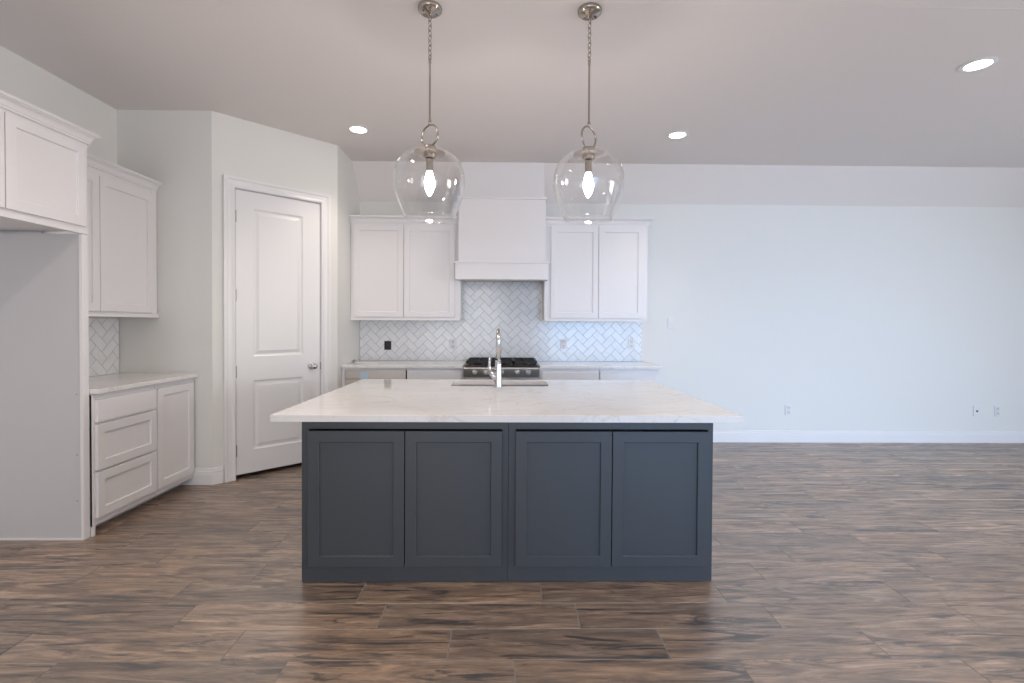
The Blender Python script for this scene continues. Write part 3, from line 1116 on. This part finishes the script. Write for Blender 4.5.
# ================================================================== pendants
def pendant(x, y, label, yaw):
    t = thing('pendant_light', label, 'pendant light', (x, y, 0), 0, 'glass pendants over the island')
    can = MB().lathe([(0.062, ZC + 0.0), (0.066, ZC - 0.006), (0.064, ZC - 0.020), (0.052, ZC - 0.030), (0.018, ZC - 0.034), (0.012, ZC - 0.05), (0.003, ZC - 0.052)], 36)
    can = can.build('canopy', M['nickel'], t, smooth=True)
    for a in (0.5, 0.5 + PI):
        MB().lathe([(0.006, ZC - 0.029), (0.006, ZC - 0.036), (0.002, ZC - 0.038)], 10, (0.042 * math.cos(a), 0.042 * math.sin(a), 0)).build('screw', M['nickel'], can)
    # chain links, alternately turned
    ch = MB()
    z, top, n = ZC - 0.048, ZC - 0.048, 9
    pitch = (top - 2.762) / n
    for k in range(n):
        zc = top - pitch * (k + 0.5)
        hh, ww = pitch * 0.66, 0.0095
        ang = yaw + (PI / 2 if k % 2 else 0)
        pts = []
        for i in range(16):
            a = 2 * PI * i / 16
            u = ww * math.cos(a)
            v = hh * math.sin(a)
            pts.append((u * math.cos(ang), u * math.sin(ang), zc + v))
        ch.tube(pts, 0.0024, 6, loop=True)
    ch.build('chain', M['nickel'], t, smooth=True)
    MB().lathe([(0.004, 2.775), (0.0075, 2.77), (0.0075, 2.748), (0.0055, 2.742), (0.0055, 2.440), (0.0085, 2.436), (0.0085, 2.412), (0.003, 2.408)], 14).build('rod', M['nickel'], t, smooth=True)
    R_, zc = 0.058, 2.354
    pts = [(R_ * math.cos(2 * PI * i / 40) * math.cos(yaw), R_ * math.cos(2 * PI * i / 40) * math.sin(yaw), zc + R_ * math.sin(2 * PI * i / 40)) for i in range(40)]
    MB().tube(pts, 0.0055, 10, loop=True).build('ring', M['nickel'], t, smooth=True)
    cp = MB().lathe([(0.010, 2.300), (0.034, 2.296), (0.036, 2.286), (0.030, 2.280), (0.030, 2.268), (0.082, 2.262), (0.084, 2.256), (0.070, 2.254), (0.034, 2.250), (0.034, 2.232), (0.010, 2.228)], 36)
    cp.build('cap', M['nickel'], t, smooth=False)
    MB().lathe([(0.008, 2.229), (0.019, 2.226), (0.019, 2.165), (0.015, 2.160)], 20).build('socket', M['nickel'], t)
    bl = MB().lathe([(0.010, 2.166), (0.014, 2.158), (0.022, 2.128), (0.028, 2.102), (0.026, 2.074), (0.016, 2.046), (0.006, 2.030), (0.001, 2.027)], 20)
    bl.build('bulb', M['bulb'], t, smooth=True)
    out = [(0.060, 2.2645), (0.090, 2.266), (0.125, 2.252), (0.158, 2.222), (0.184, 2.175), (0.195, 2.120), (0.192, 2.070), (0.178, 2.015), (0.158, 1.962), (0.140, 1.925), (0.134, 1.908)]
    # smooth the outline
    P = [Vector((a, b)) for a, b in out]
    fine = []
    for i in range(len(P) - 1):
        p0, p1, p2, p3 = P[max(i - 1, 0)], P[i], P[i + 1], P[min(i + 2, len(P) - 1)]
        for s in range(5):
            u = s / 5
            fine.append(0.5 * ((2 * p1) + (p2 - p0) * u + (2 * p0 - 5 * p1 + 4 * p2 - p3) * u * u + (3 * p1 - p0 - 3 * p2 + p3) * u ** 3))
    fine.append(P[-1])
    inner = []
    for i, p in enumerate(fine):
        d = (fine[min(i + 1, len(fine) - 1)] - fine[max(i - 1, 0)]).normalized()
        nrm = Vector((-d.y, d.x))
        if nrm.x > 0:
            nrm = -nrm
        inner.append(p + nrm * 0.003 if i > 8 else p + Vector((0, -0.003)))
    prof = [(p.x, p.y) for p in fine] + [(p.x, p.y) for p in inner[::-1]]
    gs = MB().lathe(prof, 64, closed=True)
    gs.lathe([(0.134 + 0.0045 * math.cos(q * PI / 4), 1.9062 + 0.0045 * math.sin(q * PI / 4)) for q in range(8)], 64, closed=True)
    gs.build('glass_shade', M['glass'], t, smooth=True)
    return t


pendant(-0.415, 2.72, 'clear glass pendant nearer the pantry door, hanging on the left over the island', -0.6)
pendant(0.454, 2.72, 'clear glass pendant nearer the open wall, hanging on the right over the island', 0.7)


# ================================================================== recessed lights
def downlight(x, y, z, label, energy, cone=1.9):
    t = thing('recessed_light', label, 'ceiling light', (x, y, z), 0, 'recessed ceiling lights')
    MB().lathe([(0.070, -0.0005), (0.096, -0.0005), (0.098, -0.004), (0.072, -0.009)], 40, closed=True).build('trim_ring', M['trim'], t, smooth=False)
    MB().lathe([(0.069, -0.001), (0.069, -0.006), (0.05, -0.0075)], 36).build('lens', M['lens'], t)
    d = bpy.data.lights.new('downlight', 'SPOT')
    d.energy = energy
    d.spot_size = cone
    d.spot_blend = 0.95
    d.shadow_soft_size = 0.07
    d.color = (1.0, 0.86, 0.72)
    o = bpy.data.objects.new('downlight', d)
    o.parent = t
    o.location = (0, 0, -0.03)
    COL.objects.link(o)


E_ = 42
downlight(-1.304, 4.424, ZC, 'lit recessed light in the ceiling in front of the pantry door', E_)
downlight(1.549, 4.470, ZC, 'lit recessed light in the ceiling right of the right pendant', E_)
downlight(3.088, 3.221, ZC, 'lit recessed light alone over the open floor at the far right', E_)
downlight(-1.30, 2.0, ZC + 0.018, 'recessed light above the camera side of the island, left', 75, 2.7)
downlight(1.62, 2.0, ZC + 0.018, 'recessed light above the camera side of the island, right', E_)
